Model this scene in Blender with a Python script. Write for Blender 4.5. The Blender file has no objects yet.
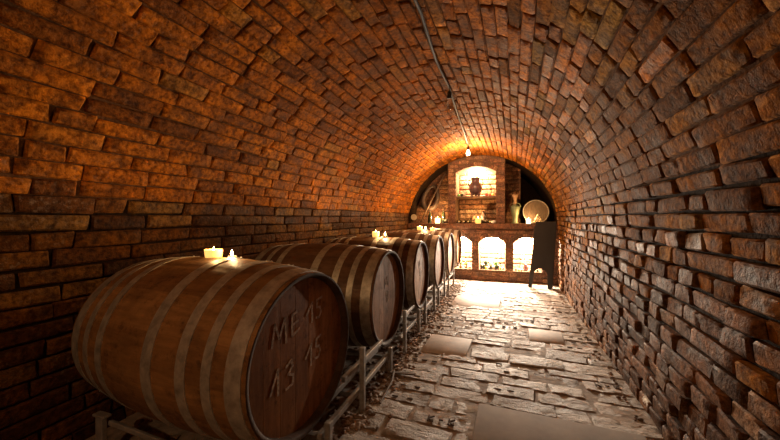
import bpy, bmesh, math, random
from mathutils import Vector, Matrix, noise as mnoise
C = bpy.context.scene.collection
PI = math.pi
# ---------------------------------------------------------------- camera, world, exposure
cam_d = bpy.data.cameras.new('camera'); cam = bpy.data.objects.new('camera', cam_d); C.objects.link(cam)
cam_d.sensor_width = 36; cam_d.lens = 15.13; cam_d.clip_start = 0.02
cam.location = (0, 0, 0.9786); cam.rotation_euler = (PI/2 - 0.0057, 0, 0.3294)
bpy.context.scene.camera = cam
W = bpy.data.worlds.new('world'); bpy.context.scene.world = W; W.use_nodes = True
W.node_tree.nodes['Background'].inputs[0].default_value = (0.02, 0.015, 0.01, 1)
W.node_tree.nodes['Background'].inputs[1].default_value = 0.2
vs = bpy.context.scene.view_settings
vs.view_transform = 'Standard'; vs.look = 'None'; vs.gamma = 1; vs.use_curve_mapping = False; vs.exposure = 0.0
FILL = 42.0      # added unseen bulb behind the camera, fills the foreground with light
PEND = 88.0      # lit pendant bulb by the end wall
NICHE_UP, NICHE_LOW = 190.0, 420.0
CANDLE = 6.5

# ---------------------------------------------------------------- materials
def mat(name):
    m = bpy.data.materials.new(name); m.use_nodes = True
    nt = m.node_tree; b = nt.nodes['Principled BSDF']
    return m, nt, b
def nd(nt, t, **kw):
    n = nt.nodes.new(t)
    for k, v in kw.items(): setattr(n, k, v)
    return n
def ramp(nt, src, stops):
    r = nd(nt, 'ShaderNodeValToRGB'); nt.links.new(src, r.inputs[0])
    e = r.color_ramp.elements
    while len(e) < len(stops): e.new(0.5)
    for i, (p, c) in enumerate(stops):
        e[i].position = p; e[i].color = (*c, 1) if len(c) == 3 else c
    return r.outputs[0]
def noise(nt, scale, detail=4, rough=0.55, vec=None, stretch=None):
    n = nd(nt, 'ShaderNodeTexNoise'); n.inputs['Scale'].default_value = scale
    n.inputs['Detail'].default_value = detail; n.inputs['Roughness'].default_value = rough
    if vec is None:
        tc = nd(nt, 'ShaderNodeTexCoord'); vec = tc.outputs['Object']
    if stretch:
        mp = nd(nt, 'ShaderNodeMapping'); mp.inputs['Scale'].default_value = stretch
        nt.links.new(vec, mp.inputs[0]); vec = mp.outputs[0]
    nt.links.new(vec, n.inputs['Vector'])
    return n.outputs['Fac']
def mix(nt, fac, a, b, mode='MIX'):
    m = nd(nt, 'ShaderNodeMix', data_type='RGBA', blend_type=mode)
    for k, v in ((0, fac), (6, a), (7, b)):
        if isinstance(v, (int, float)): m.inputs[k].default_value = v
        elif isinstance(v, tuple): m.inputs[k].default_value = (*v, 1)
        else: nt.links.new(v, m.inputs[k])
    return m.outputs[2]
def math_(nt, op, a, b=0.5):
    m = nd(nt, 'ShaderNodeMath', operation=op)
    for k, v in ((0, a), (1, b)):
        if isinstance(v, (int, float)): m.inputs[k].default_value = v
        else: nt.links.new(v, m.inputs[k])
    return m.outputs[0]
def bump(nt, b, h, strength, dist):
    n = nd(nt, 'ShaderNodeBump'); n.inputs['Strength'].default_value = strength; n.inputs['Distance'].default_value = dist
    nt.links.new(h, n.inputs['Height']); nt.links.new(n.outputs[0], b.inputs['Normal'])

def brick_mat(name, stops, soot=0.5, soot_col=(0.045, 0.018, 0.007), pale=0.15, pale_col=(0.55, 0.42, 0.3), rough=0.75, spec=0.4, soot_scale=2.2, lime=()):
    m, nt, b = mat(name)
    at = nd(nt, 'ShaderNodeAttribute', attribute_name='rnd')
    base = ramp(nt, at.outputs['Fac'], stops)
    n1 = noise(nt, 9, 5, 0.65); n2 = noise(nt, 45, 4, 0.6)
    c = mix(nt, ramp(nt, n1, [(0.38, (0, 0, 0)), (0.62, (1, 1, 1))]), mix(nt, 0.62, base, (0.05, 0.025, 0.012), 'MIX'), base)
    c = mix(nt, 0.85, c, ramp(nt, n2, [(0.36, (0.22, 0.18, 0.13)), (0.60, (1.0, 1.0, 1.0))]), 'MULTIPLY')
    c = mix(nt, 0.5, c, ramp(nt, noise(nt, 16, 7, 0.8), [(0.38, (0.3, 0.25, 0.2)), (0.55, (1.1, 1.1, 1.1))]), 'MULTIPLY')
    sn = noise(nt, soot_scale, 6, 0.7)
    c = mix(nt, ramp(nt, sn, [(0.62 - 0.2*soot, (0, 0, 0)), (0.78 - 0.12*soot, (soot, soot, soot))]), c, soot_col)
    pn = math_(nt, 'MULTIPLY', ramp(nt, noise(nt, 60, 5, 0.7), [(0.52, (0, 0, 0)), (0.68, (1, 1, 1))]),
               ramp(nt, noise(nt, 3.1, 3, 0.6), [(0.45, (0, 0, 0)), (0.65, (1, 1, 1))]))
    c = mix(nt, math_(nt, 'MULTIPLY', pn, pale), c, pale_col)
    for (px_, py_, pz_, sy, sz) in lime:        # lime wash spilt on the foot of the wall
        tc = nd(nt, 'ShaderNodeTexCoord'); mp = nd(nt, 'ShaderNodeMapping'); mp.vector_type = 'POINT'
        mp.inputs['Location'].default_value = (0, -py_/sy, -pz_/sz); mp.inputs['Scale'].default_value = (0, 1/sy, 1/sz)
        nt.links.new(tc.outputs['Object'], mp.inputs[0]); ln = nd(nt, 'ShaderNodeVectorMath', operation='LENGTH'); nt.links.new(mp.outputs[0], ln.inputs[0])
        dd = math_(nt, 'ADD', ln.outputs['Value'], math_(nt, 'MULTIPLY', noise(nt, 30, 5, 0.7), 1.3))
        c = mix(nt, ramp(nt, dd, [(0.0, (1, 1, 1)), (0.80, (1, 1, 1)), (0.92, (0, 0, 0))]), c, (0.75, 0.70, 0.62))
    nt.links.new(c, b.inputs['Base Color'])
    rr = ramp(nt, n1, [(0.3, (rough-0.18,)*3), (0.7, (min(1, rough+0.12),)*3)])
    nt.links.new(rr, b.inputs['Roughness']); b.inputs['Specular IOR Level'].default_value = spec
    h = math_(nt, 'ADD', math_(nt, 'MULTIPLY', n2, 0.5), math_(nt, 'ADD', noise(nt, 18, 6, 0.7), math_(nt, 'MULTIPLY', noise(nt, 160, 3, 0.6), 0.18)))
    bump(nt, b, h, 0.9, 0.012)
    return m
M = {}
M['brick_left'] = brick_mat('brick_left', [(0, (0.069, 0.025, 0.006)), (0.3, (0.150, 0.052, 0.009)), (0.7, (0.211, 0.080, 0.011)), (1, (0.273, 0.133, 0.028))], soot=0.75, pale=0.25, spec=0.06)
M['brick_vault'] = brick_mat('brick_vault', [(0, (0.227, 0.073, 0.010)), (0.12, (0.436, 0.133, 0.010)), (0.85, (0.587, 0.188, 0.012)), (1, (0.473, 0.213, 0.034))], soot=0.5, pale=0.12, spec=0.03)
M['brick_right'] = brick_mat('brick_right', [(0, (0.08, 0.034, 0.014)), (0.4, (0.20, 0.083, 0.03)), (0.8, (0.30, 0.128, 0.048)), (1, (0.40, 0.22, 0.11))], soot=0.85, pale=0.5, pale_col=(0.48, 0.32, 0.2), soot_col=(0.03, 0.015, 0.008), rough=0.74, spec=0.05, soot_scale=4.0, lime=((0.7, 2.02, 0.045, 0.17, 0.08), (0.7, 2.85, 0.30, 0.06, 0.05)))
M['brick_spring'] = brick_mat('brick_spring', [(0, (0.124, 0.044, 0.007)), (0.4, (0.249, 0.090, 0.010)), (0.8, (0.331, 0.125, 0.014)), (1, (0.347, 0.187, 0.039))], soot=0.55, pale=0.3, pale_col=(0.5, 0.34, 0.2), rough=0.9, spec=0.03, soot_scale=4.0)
M['brick_end'] = brick_mat('brick_end', [(0, (0.12, 0.05, 0.03)), (0.5, (0.27, 0.11, 0.05)), (1, (0.42, 0.22, 0.11))], soot=0.5, pale=0.2)
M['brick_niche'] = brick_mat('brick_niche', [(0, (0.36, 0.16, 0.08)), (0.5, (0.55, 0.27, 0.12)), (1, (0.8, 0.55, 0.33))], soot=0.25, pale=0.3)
def plain(name, col, rough=0.6, metal=0.0, nscale=20, var=0.5, bstr=0.3, bdist=0.003, spec=0.5, stretch=None):
    m, nt, b = mat(name)
    n = noise(nt, nscale, 5, 0.65, stretch=stretch)
    c = mix(nt, ramp(nt, n, [(0.3, (0, 0, 0)), (0.7, (1, 1, 1))]), tuple(x*(1-var) for x in col), tuple(min(1, x*(1+var*0.5)) for x in col))
    nt.links.new(c, b.inputs['Base Color']); b.inputs['Roughness'].default_value = rough
    b.inputs['Metallic'].default_value = metal; b.inputs['Specular IOR Level'].default_value = spec
    bump(nt, b, n, bstr, bdist)
    return m
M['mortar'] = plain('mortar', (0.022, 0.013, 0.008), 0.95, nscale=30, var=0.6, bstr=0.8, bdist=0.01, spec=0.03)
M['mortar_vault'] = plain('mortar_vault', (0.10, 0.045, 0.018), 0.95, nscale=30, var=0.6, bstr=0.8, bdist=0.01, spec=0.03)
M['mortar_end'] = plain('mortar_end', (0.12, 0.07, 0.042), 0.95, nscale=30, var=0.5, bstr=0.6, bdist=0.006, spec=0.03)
M['floor_sand'] = plain('floor_sand', (0.26, 0.20, 0.15), 0.9, nscale=14, var=0.6, bstr=0.9, bdist=0.012)
M['concrete'] = plain('concrete', (0.17, 0.13, 0.10), 0.9, nscale=9, var=0.25, bstr=0.3, bdist=0.003)
M['slab'] = plain('slab', (0.32, 0.26, 0.21), 0.75, nscale=7, var=0.3, bstr=0.2, bdist=0.003)
M['stamp'] = plain('stamp', (0.09, 0.062, 0.043), 0.9)
M['gravel'] = plain('gravel', (0.20, 0.13, 0.085), 0.85, nscale=6, var=0.7, bstr=0.6, bdist=0.006)
M['steel'] = plain('steel', (0.36, 0.34, 0.32), 0.5, metal=0.55, nscale=22, var=0.45, bstr=0.2, bdist=0.001)
M['rust'] = plain('rust', (0.10, 0.055, 0.03), 0.8, var=0.5)
M['galv'] = plain('galv', (0.40, 0.36, 0.30), 0.5, metal=0.45, nscale=26, var=0.5, bstr=0.25, bdist=0.001)
M['black'] = plain('black', (0.012, 0.011, 0.011), 0.5, var=0.3)
M['cable'] = plain('cable', (0.02, 0.015, 0.012), 0.7, var=0.3)
M['board'] = plain('board', (0.016, 0.014, 0.014), 0.6, nscale=5, var=0.4, bstr=0.1)
M['board_edge'] = plain('board_edge', (0.03, 0.02, 0.014), 0.6, var=0.4)
M['chalk'] = plain('chalk', (0.45, 0.34, 0.25), 0.95, nscale=90, var=0.8, bstr=0.1)
M['pot'] = plain('pot', (0.085, 0.045, 0.05), 0.4, nscale=12, var=0.4)
M['dark_bronze'] = plain('dark_bronze', (0.025, 0.014, 0.009), 0.5, nscale=12, var=0.5)
M['shelf_wood'] = plain('shelf_wood', (0.10, 0.05, 0.025), 0.6, nscale=10, stretch=(1, 8, 8))
M['old_wood'] = plain('old_wood', (0.12, 0.07, 0.04), 0.65, nscale=8, stretch=(1, 1, 6))
M['old_lid'] = plain('old_lid', (0.10, 0.07, 0.045), 0.6, nscale=12, var=0.5, stretch=(5, 1, 0.7))
M['leather'] = plain('leather', (0.05, 0.03, 0.02), 0.6)
M['celadon'] = plain('celadon', (0.19, 0.23, 0.13), 0.4, nscale=9, var=0.3, spec=0.7)
M['clay'] = plain('clay', (0.45, 0.28, 0.15), 0.7, nscale=14, var=0.4)
M['cream'] = plain('cream', (0.62, 0.52, 0.34), 0.6, nscale=10, var=0.3)
M['green'] = plain('green', (0.10, 0.26, 0.04), 0.6, nscale=30, var=0.4)
M['yellow'] = plain('yellow', (0.75, 0.58, 0.08), 0.6, var=0.2)
M['red'] = plain('red', (0.65, 0.10, 0.05), 0.5, var=0.3)
M['white'] = plain('white', (0.8, 0.78, 0.74), 0.5, var=0.15)
M['pebble'] = plain('pebble', (0.45, 0.42, 0.4), 0.55, nscale=25, var=0.3)
M['dark_glass'] = plain('dark_glass', (0.02, 0.03, 0.015), 0.12, var=0.2, bstr=0, spec=0.8)
M['purple'] = plain('purple', (0.28, 0.13, 0.15), 0.5, var=0.3)
M['glass_cap'] = plain('glass_cap', (0.5, 0.4, 0.1), 0.4, var=0.2)
def emis(name, col, s):
    m, nt, b = mat(name); b.inputs['Base Color'].default_value = (*col, 1)
    b.inputs['Emission Color'].default_value = (*col, 1); b.inputs['Emission Strength'].default_value = s
    n = noise(nt, 20); return m
M['flame'] = emis('flame', (1.0, 0.62, 0.22), 60)
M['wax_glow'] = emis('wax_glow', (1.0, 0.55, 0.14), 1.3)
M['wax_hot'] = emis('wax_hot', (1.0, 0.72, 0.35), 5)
M['filament'] = emis('filament', (1.0, 0.8, 0.5), 14)
M['lamp_white'] = emis('lamp_white', (1.0, 0.82, 0.6), 40)
g, nt, b = mat('bulb_glass'); b.inputs['Transmission Weight'].default_value = 1; b.inputs['Roughness'].default_value = 0.03; b.inputs['IOR'].default_value = 1.15
noise(nt, 5); M['bulb_glass'] = g
# floor pavers
m, nt, b = mat('paver'); at = nd(nt, 'ShaderNodeAttribute', attribute_name='rnd')
base = ramp(nt, at.outputs['Fac'], [(0, (0.25, 0.19, 0.14)), (0.5, (0.36, 0.285, 0.215)), (1, (0.46, 0.375, 0.295))])
n1 = noise(nt, 5, 6, 0.7); n2 = noise(nt, 40, 5, 0.65)
c = mix(nt, 0.7, base, ramp(nt, n1, [(0.3, (0.5, 0.45, 0.4)), (0.7, (1, 1, 1))]), 'MULTIPLY')
c = mix(nt, 0.6, c, ramp(nt, n2, [(0.3, (0.35, 0.32, 0.3)), (0.65, (1, 1, 1))]), 'MULTIPLY')
nt.links.new(c, b.inputs['Base Color'])
nt.links.new(ramp(nt, n1, [(0.3, (0.5,)*3), (0.75, (0.85,)*3)]), b.inputs['Roughness'])
bump(nt, b, math_(nt, 'ADD', n2, math_(nt, 'MULTIPLY', noise(nt, 13, 6, 0.75, stretch=(1, 2.5, 1)), 1.6)), 1.0, 0.013)
M['paver'] = m
# barrel oak: staves run along local X; grain stretched along X
def oak(name, cols, stretch, dark=0.5, rough=0.5):
    m, nt, b = mat(name)
    at = nd(nt, 'ShaderNodeAttribute', attribute_name='rnd')
    base = ramp(nt, at.outputs['Fac'], [(0, cols[0]), (0.5, cols[1]), (1, cols[2])])
    oi = nd(nt, 'ShaderNodeObjectInfo')
    tc = nd(nt, 'ShaderNodeTexCoord'); ad = nd(nt, 'ShaderNodeVectorMath', operation='ADD')
    nt.links.new(tc.outputs['Object'], ad.inputs[0]); nt.links.new(oi.outputs['Location'], ad.inputs[1]); v = ad.outputs[0]
    gr = noise(nt, 9, 7, 0.7, vec=v, stretch=stretch)
    c = mix(nt, 0.75, base, ramp(nt, gr, [(0.28, (0.35, 0.3, 0.27)), (0.6, (1, 1, 1))]), 'MULTIPLY')
    st = noise(nt, 2.6, 5, 0.7, vec=v)
    c = mix(nt, ramp(nt, st, [(0.42, (0, 0, 0)), (0.72, (dark,)*3)]), c, (0.03, 0.016, 0.009))
    sp = noise(nt, 20, 7, 0.8, vec=v)
    c = mix(nt, ramp(nt, sp, [(0.52, (0, 0, 0)), (0.66, (0.65,)*3)]), c, (0.035, 0.017, 0.009))
    nt.links.new(c, b.inputs['Base Color'])
    nt.links.new(ramp(nt, sp, [(0.3, (rough-0.08,)*3), (0.7, (rough+0.2,)*3)]), b.inputs['Roughness'])
    b.inputs['Specular IOR Level'].default_value = 0.14
    bump(nt, b, math_(nt, 'ADD', gr, math_(nt, 'MULTIPLY', sp, 0.6)), 0.35, 0.004)
    return m
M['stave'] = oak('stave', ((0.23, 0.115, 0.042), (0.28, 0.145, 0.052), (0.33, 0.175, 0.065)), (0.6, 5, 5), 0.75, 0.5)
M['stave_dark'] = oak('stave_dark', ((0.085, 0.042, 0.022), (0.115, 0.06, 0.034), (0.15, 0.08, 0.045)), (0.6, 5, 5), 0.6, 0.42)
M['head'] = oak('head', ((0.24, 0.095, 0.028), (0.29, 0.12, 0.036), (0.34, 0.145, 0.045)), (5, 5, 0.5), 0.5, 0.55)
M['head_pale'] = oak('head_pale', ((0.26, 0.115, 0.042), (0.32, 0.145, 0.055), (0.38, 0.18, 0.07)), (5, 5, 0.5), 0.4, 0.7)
M['rim'] = oak('rim', ((0.05, 0.026, 0.013), (0.065, 0.033, 0.017), (0.085, 0.045, 0.023)), (1, 4, 4), 0.6, 0.7)

# ---------------------------------------------------------------- mesh helpers
class MB:
    def __init__(s): s.v = []; s.f = []; s.r = []; s.m = []; s.cur = 0; s.rnd = 0.5
    def face(s, idx): s.f.append(idx); s.r.append(s.rnd); s.m.append(s.cur)
    def box(s, c, d, rot=None, bev=0.0):
        R = rot or Matrix.Identity(3); hx, hy, hz = d[0]/2, d[1]/2, d[2]/2
        b0 = len(s.v); c = Vector(c)
        if bev <= 0:
            for x in (-hx, hx):
                for y in (-hy, hy):
                    for z in (-hz, hz): s.v.append(c + R @ Vector((x, y, z)))
            for q in ((0, 1, 3, 2), (4, 6, 7, 5), (0, 4, 5, 1), (2, 3, 7, 6), (0, 2, 6, 4), (1, 5, 7, 3)): s.face([b0+i for i in q])
        else:
            bm = bmesh.new(); bmesh.ops.create_cube(bm, size=1)
            for v in bm.verts: v.co = Vector((v.co.x*d[0], v.co.y*d[1], v.co.z*d[2]))
            bmesh.ops.bevel(bm, geom=bm.edges[:], offset=bev, segments=2, profile=0.5, affect='EDGES')
            s.add_bm(bm, R, c)
    def add_bm(s, bm, R=None, c=(0, 0, 0)):
        b0 = len(s.v); R = R or Matrix.Identity(3); c = Vector(c); bm.verts.index_update()
        for v in bm.verts: s.v.append(c + R @ v.co)
        for f in bm.faces: s.face([b0+v.index for v in f.verts])
        bm.free()
    def tube(s, pts, r, n=8, cap=True):
        pts = [Vector(p) for p in pts]; b0 = len(s.v)
        rr = r if isinstance(r, (list, tuple)) else [r]*len(pts); ref = None
        for i, p in enumerate(pts):
            t = (pts[min(i+1, len(pts)-1)] - pts[max(i-1, 0)]).normalized()
            if ref is None: ref = Vector((0, 0, 1)) if abs(t.z) < 0.9 else Vector((1, 0, 0))
            u = t.cross(ref).normalized(); w = u.cross(t).normalized(); ref = w
            for k in range(n):
                a = 2*PI*k/n; s.v.append(p + (u*math.cos(a) + w*math.sin(a))*rr[i])
        for i in range(len(pts)-1):
            for k in range(n):
                a, b = b0+i*n+k, b0+i*n+(k+1) % n; s.face([a, b, b+n, a+n])
        if cap: s.face([b0+k for k in range(n)][::-1]); s.face([b0+(len(pts)-1)*n+k for k in range(n)])
    def lathe(s, prof, c, n=24, axis='z', R=None):      # prof: (r, h) pairs
        b0 = len(s.v); c = Vector(c)
        for r, h in prof:
            for k in range(n):
                a = 2*PI*k/n
                p = Vector((r*math.cos(a), r*math.sin(a), h)) if axis == 'z' else Vector((h, r*math.cos(a), r*math.sin(a)))
                s.v.append(c + (R @ p if R else p))
        for i in range(len(prof)-1):
            for k in range(n):
                a, b = b0+i*n+k, b0+i*n+(k+1) % n; s.face([a, b, b+n, a+n] if axis == 'z' else [a, b, b+n, a+n])
        if prof[0][0] > 1e-4: s.face([b0+k for k in range(n)][::-1])
        if prof[-1][0] > 1e-4: s.face([b0+(len(prof)-1)*n+k for k in range(n)])
    def prism(s, outline, y0, y1):                      # outline in (x, z), extruded along y
        b0 = len(s.v); n = len(outline)
        for y in (y0, y1):
            for x, z in outline: s.v.append(Vector((x, y, z)))
        for k in range(n):
            j = (k+1) % n; s.face([b0+k, b0+j, b0+n+j, b0+n+k])
        s.face([b0+k for k in range(n)][::-1]); s.face([b0+n+k for k in range(n)])
    def blob(s, c, d, seed=0, amp=0.25, sub=2, R=None):
        bm = bmesh.new(); bmesh.ops.create_icosphere(bm, subdivisions=sub, radius=1)
        for v in bm.verts:
            k = 1 + amp*mnoise.noise(v.co*1.4 + Vector((seed*3.7, seed*1.3, seed*2.1)))
            v.co = Vector((v.co.x*d[0]*k, v.co.y*d[1]*k, v.co.z*d[2]*k))
        s.add_bm(bm, R, c)
    def build(s, name, mats, parent=None, smooth=False, loc=None, split=False):
        me = bpy.data.meshes.new(name); me.from_pydata([tuple(v) for v in s.v], [], s.f)
        for mm in (mats if isinstance(mats, (list, tuple)) else [mats]): me.materials.append(mm)
        me.polygons.foreach_set('material_index', s.m)
        a = me.attributes.new('rnd', 'FLOAT', 'FACE'); a.data.foreach_set('value', s.r)
        if smooth: me.polygons.foreach_set('use_smooth', [True]*len(s.f))
        me.update()
        bm = bmesh.new(); bm.from_mesh(me); bmesh.ops.recalc_face_normals(bm, faces=bm.faces); bm.to_mesh(me); bm.free()
        if smooth and split: me.set_sharp_from_angle(angle=math.radians(40))
        o = bpy.data.objects.new(name, me); C.objects.link(o)
        if parent: o.parent = parent
        if loc: o.location = loc
        return o
def tag(o, label=None, cat=None, group=None, kind=None):
    if label: o['label'] = label
    if cat: o['category'] = cat
    if group: o['group'] = group
    if kind: o['kind'] = kind
    return o
def thing(name, label, cat, loc, group=None, rz=0):
    o = bpy.data.objects.new(name, None); C.objects.link(o); o.location = loc; o.rotation_euler = (0, 0, rz); o.empty_display_size = 0.05
    return tag(o, label, cat, group)

# ---------------------------------------------------------------- vault cross-section
Y0, Y1 = -1.7, 6.15
SPR, RZ = 0.85, 1.27
ZB = -0.24
def xl(y): return -1.77 + 0.007*y
def xr(y): return 0.68 + 0.045*max(y-1.2, 0)
def fz(y): return -0.034*max(0, y-1.6)
tab = []     # arc length table: (s, kind, param)
def sect(y, kind, t):
    L, R = xl(y), xr(y); cx = (L+R)/2; a = (R-L)/2
    if kind == 0: return (L, t, 1, 0)
    if kind == 2: return (R, t, -1, 0)
    x = cx - a*math.cos(t); z = SPR + RZ*math.sin(t)
    nx, nz = math.cos(t)/a, -math.sin(t)/RZ; l = math.hypot(nx, nz)
    return (x, z, nx/l, nz/l)
HL = SPR - ZB
NA = 200; arc = [0]; px = None
for i in range(NA+1):
    x, z, _, _ = sect(3, 1, PI*i/NA)
    if px: arc.append(arc[-1] + math.hypot(x-px[0], z-px[1]))
    px = (x, z)
AL = arc[-1]; STOT = 2*HL + AL
def P(s, y, d):
    if s <= HL: x, z, nx, nz = sect(y, 0, ZB + s)
    elif s >= HL + AL: x, z, nx, nz = sect(y, 2, SPR - (s-HL-AL))
    else:
        t = (s-HL)/AL*NA; i = min(int(t), NA-1)
        lo, hi = 0, NA; a = s-HL
        while hi-lo > 1:
            mid = (lo+hi)//2
            if arc[mid] <= a: lo = mid
            else: hi = mid
        u = (lo + (a-arc[lo])/(arc[hi]-arc[lo]))/NA*PI
        x, z, nx, nz = sect(y, 1, u)
    return Vector((x + nx*d, y, z + nz*d))

def add_brick(mb, F, s0, s1, y0, y1, d, rng, jit=0.003, tilt=0.003, rough=0.0025, rnd=None, edge=0.007, base=-0.012, nu=None, nv=3):
    """one brick with a worn, uneven face; F(s, y, d) maps the wall's own coordinates to the room"""
    mb.rnd = rng.random() if rnd is None else rnd
    L = y1-y0; nu = nu or max(2, int(L/0.05)); b0 = len(mb.v)
    cj = [(rng.uniform(-jit, jit), rng.uniform(-jit*1.5, jit*1.5)) for _ in range(4)]
    dt = [d + rng.uniform(-tilt, tilt) for _ in range(4)]
    us = [0, edge/L] + [(i+1)/(nu+1) for i in range(nu)] + [1-edge/L, 1]
    H = s1-s0; vv = [0, edge/H] + [(i+1)/(nv+1) for i in range(nv)] + [1-edge/H, 1]
    nU, nV = len(us), len(vv); sd = rng.random()*100
    def pt(u, v, dd):
        w = ((1-u)*(1-v), u*(1-v), u*v, (1-u)*v)
        js = sum(w[k]*cj[k][0] for k in range(4)); jy = sum(w[k]*cj[k][1] for k in range(4))
        return F(s0 + H*v + js, y0 + L*u + jy, dd)
    for j, v in enumerate(vv):
        for i, u in enumerate(us):
            w = ((1-u)*(1-v), u*(1-v), u*v, (1-u)*v); dd = sum(w[k]*dt[k] for k in range(4))
            nz_ = mnoise.noise(Vector((u*L*22+sd, v*H*22, sd)))
            border = (i in (0, nU-1)) + (j in (0, nV-1))
            dd += nz_*rough*1.6
            if border: dd -= edge*(0.8 if border == 1 else 1.5) + abs(mnoise.noise(Vector((u*L*35, v*H*35+sd, 3))))*rough*2
            mb.v.append(pt(u, v, dd))
    for j in range(nV-1):
        for i in range(nU-1):
            a = b0 + j*nU + i; mb.face([a, a+1, a+nU+1, a+nU])
    ring = [(i, 0) for i in range(nU)] + [(nU-1, j) for j in range(1, nV)] + [(i, nV-1) for i in range(nU-2, -1, -1)] + [(0, j) for j in range(nV-2, 0, -1)]
    c0 = len(mb.v)
    for i, j in ring: mb.v.append(pt(us[i], vv[j], base))
    n = len(ring)
    for k in range(n):
        a = b0 + ring[k][1]*nU + ring[k][0]; q = (k+1) % n; bq = b0 + ring[q][1]*nU + ring[q][0]
        mb.face([a, c0+k, c0+q, bq])

def brick_zone(name, sa, sb, mats, seed, d, dvar, headers, other=None, gap=0.009, jit=0.003):
    rng = random.Random(seed); mb = MB()
    # mortar bed
    mb.cur = 1; ns = max(4, int((sb-sa)/0.08)); ny = 40; b0 = len(mb.v)
    for j in range(ns+1):
        for i in range(ny+1): mb.v.append(P(sa + (sb-sa)*j/ns, Y0 + (Y1-Y0)*i/ny, -0.006 + 0.004*mnoise.noise(Vector((i*0.9, j*0.9, seed)))))
    for j in range(ns):
        for i in range(ny):
            a = b0 + j*(ny+1) + i; mb.face([a, a+1, a+ny+2, a+ny+1])
    mb.cur = 0
    n = round((sb-sa)/0.073); H = (sb-sa)/n
    wob = lambda s, y: 0.010*mnoise.noise(Vector((y*0.8, s*0.9, 7))) * min(1, (s-sa)/0.15, (sb-s)/0.15)
    F = lambda s, y, dd: P(s + wob(s, y), y, dd)
    for r in range(n):
        s0 = sa + r*H + gap/2; s1 = sa + (r+1)*H - gap/2; y = Y0 - rng.uniform(0, 0.28)
        hp = headers((s0+s1)/2)
        while y < Y1 - 0.02:
            L = rng.uniform(0.125, 0.155) if rng.random() < hp else rng.uniform(0.24, 0.30)
            if rng.random() < 0.06: L *= 0.75
            a, b = max(y, Y0), min(y + L, Y1)
            if b - a > 0.04:
                dd = d + rng.uniform(-dvar, dvar)
                if rng.random() < 0.03: dd -= d*0.7
                mb.cur = 2 if other and rng.random() < other((s0+s1)/2) + 0.25*mnoise.noise(Vector((y*0.8, s0*1.2, 4))) else 0
                add_brick(mb, F, s0, s1, a, b, max(dd, -0.002), rng, jit=jit, nu=max(2, int((b-a)/0.06)), nv=2, tilt=dvar*0.7)
            y += L + gap
    return tag(mb.build(name, mats, smooth=True, split=True), kind='structure')

SL = HL + 0.22; SRr = HL + AL - 0.30
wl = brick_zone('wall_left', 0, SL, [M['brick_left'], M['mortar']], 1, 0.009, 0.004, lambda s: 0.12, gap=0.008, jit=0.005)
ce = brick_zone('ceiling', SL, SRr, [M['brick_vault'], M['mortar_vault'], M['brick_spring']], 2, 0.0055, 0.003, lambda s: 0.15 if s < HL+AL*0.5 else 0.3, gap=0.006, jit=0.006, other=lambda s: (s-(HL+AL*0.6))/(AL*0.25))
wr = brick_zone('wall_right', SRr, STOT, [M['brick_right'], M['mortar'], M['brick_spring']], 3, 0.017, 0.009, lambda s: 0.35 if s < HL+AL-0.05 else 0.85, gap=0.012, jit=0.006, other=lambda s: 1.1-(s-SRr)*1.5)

# ---------------------------------------------------------------- end wall with niches
YW = 6.17; NB = 6.68       # face of the end wall, back of the niches
arches = [(-0.98, -0.524, 0.04, 0.53, 0.11), (-0.40, 0.058, 0.04, 0.53, 0.11), (0.19, 0.648, 0.04, 0.53, 0.11)]
upper = (-0.815, -0.104, 0.872, 1.82, 0.10)
LEDGE = 0.88
def arch_z(a, x):
    x0, x1, zb, zs, rise = a; m_ = (x0+x1)/2; h = (x1-x0)/2; t = min(1, abs(x-m_)/h)
    # circular segment
    R = (h*h + rise*rise)/(2*rise); return zs + math.sqrt(max(0, R*R - (t*h)**2)) - (R - rise)
def vault_z(x, y):
    L, R = xl(y), xr(y); cx = (L+R)/2; a = (R-L)/2; t = (x-cx)/a
    return SPR + RZ*math.sqrt(max(0, 1-t*t)) if abs(t) < 1 else SPR
PIER_L, PIER_R = -0.96, 0.05
def plate(mb, x0, x1, zlo, ztop_fn, holes, y, yb):
    """wall slab facing the room, with arched openings, its reveals running back to yb"""
    xs = {x0, x1}
    for a in holes:
        for k in range(17): xs.add(a[0] + (a[1]-a[0])*k/16)
    k = int((x1-x0)/0.08)+1
    for i in range(k): xs.add(x0 + (x1-x0)*i/k)
    xs = sorted(xs)
    def quad(p, q, r, s_):
        b = len(mb.v); mb.v += [Vector(p), Vector(q), Vector(r), Vector(s_)]; mb.face([b, b+1, b+2, b+3])
    for i in range(len(xs)-1):
        a, b = xs[i], xs[i+1]; xm = (a+b)/2
        if b-a < 1e-6: continue
        hs = [h for h in holes if h[0] < xm < h[1]]
        za = zb = zlo
        for h in sorted(hs, key=lambda q: q[2]):
            quad((a, y, za), (b, y, zb), (b, y, h[2]), (a, y, h[2]))
            ta, tb = arch_z(h, a), arch_z(h, b)
            quad((a, y, h[2]), (b, y, h[2]), (b, yb, h[2]), (a, yb, h[2]))
            quad((a, y, ta), (b, y, tb), (b, yb, tb), (a, yb, ta))
            za, zb = ta, tb
        quad((a, y, za), (b, y, zb), (b, y, ztop_fn(b)), (a, y, ztop_fn(a)))
    for h in holes:
        for x in (h[0], h[1]): quad((x, y, h[2]), (x, yb, h[2]), (x, yb, h[3]), (x, y, h[3]))
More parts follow.
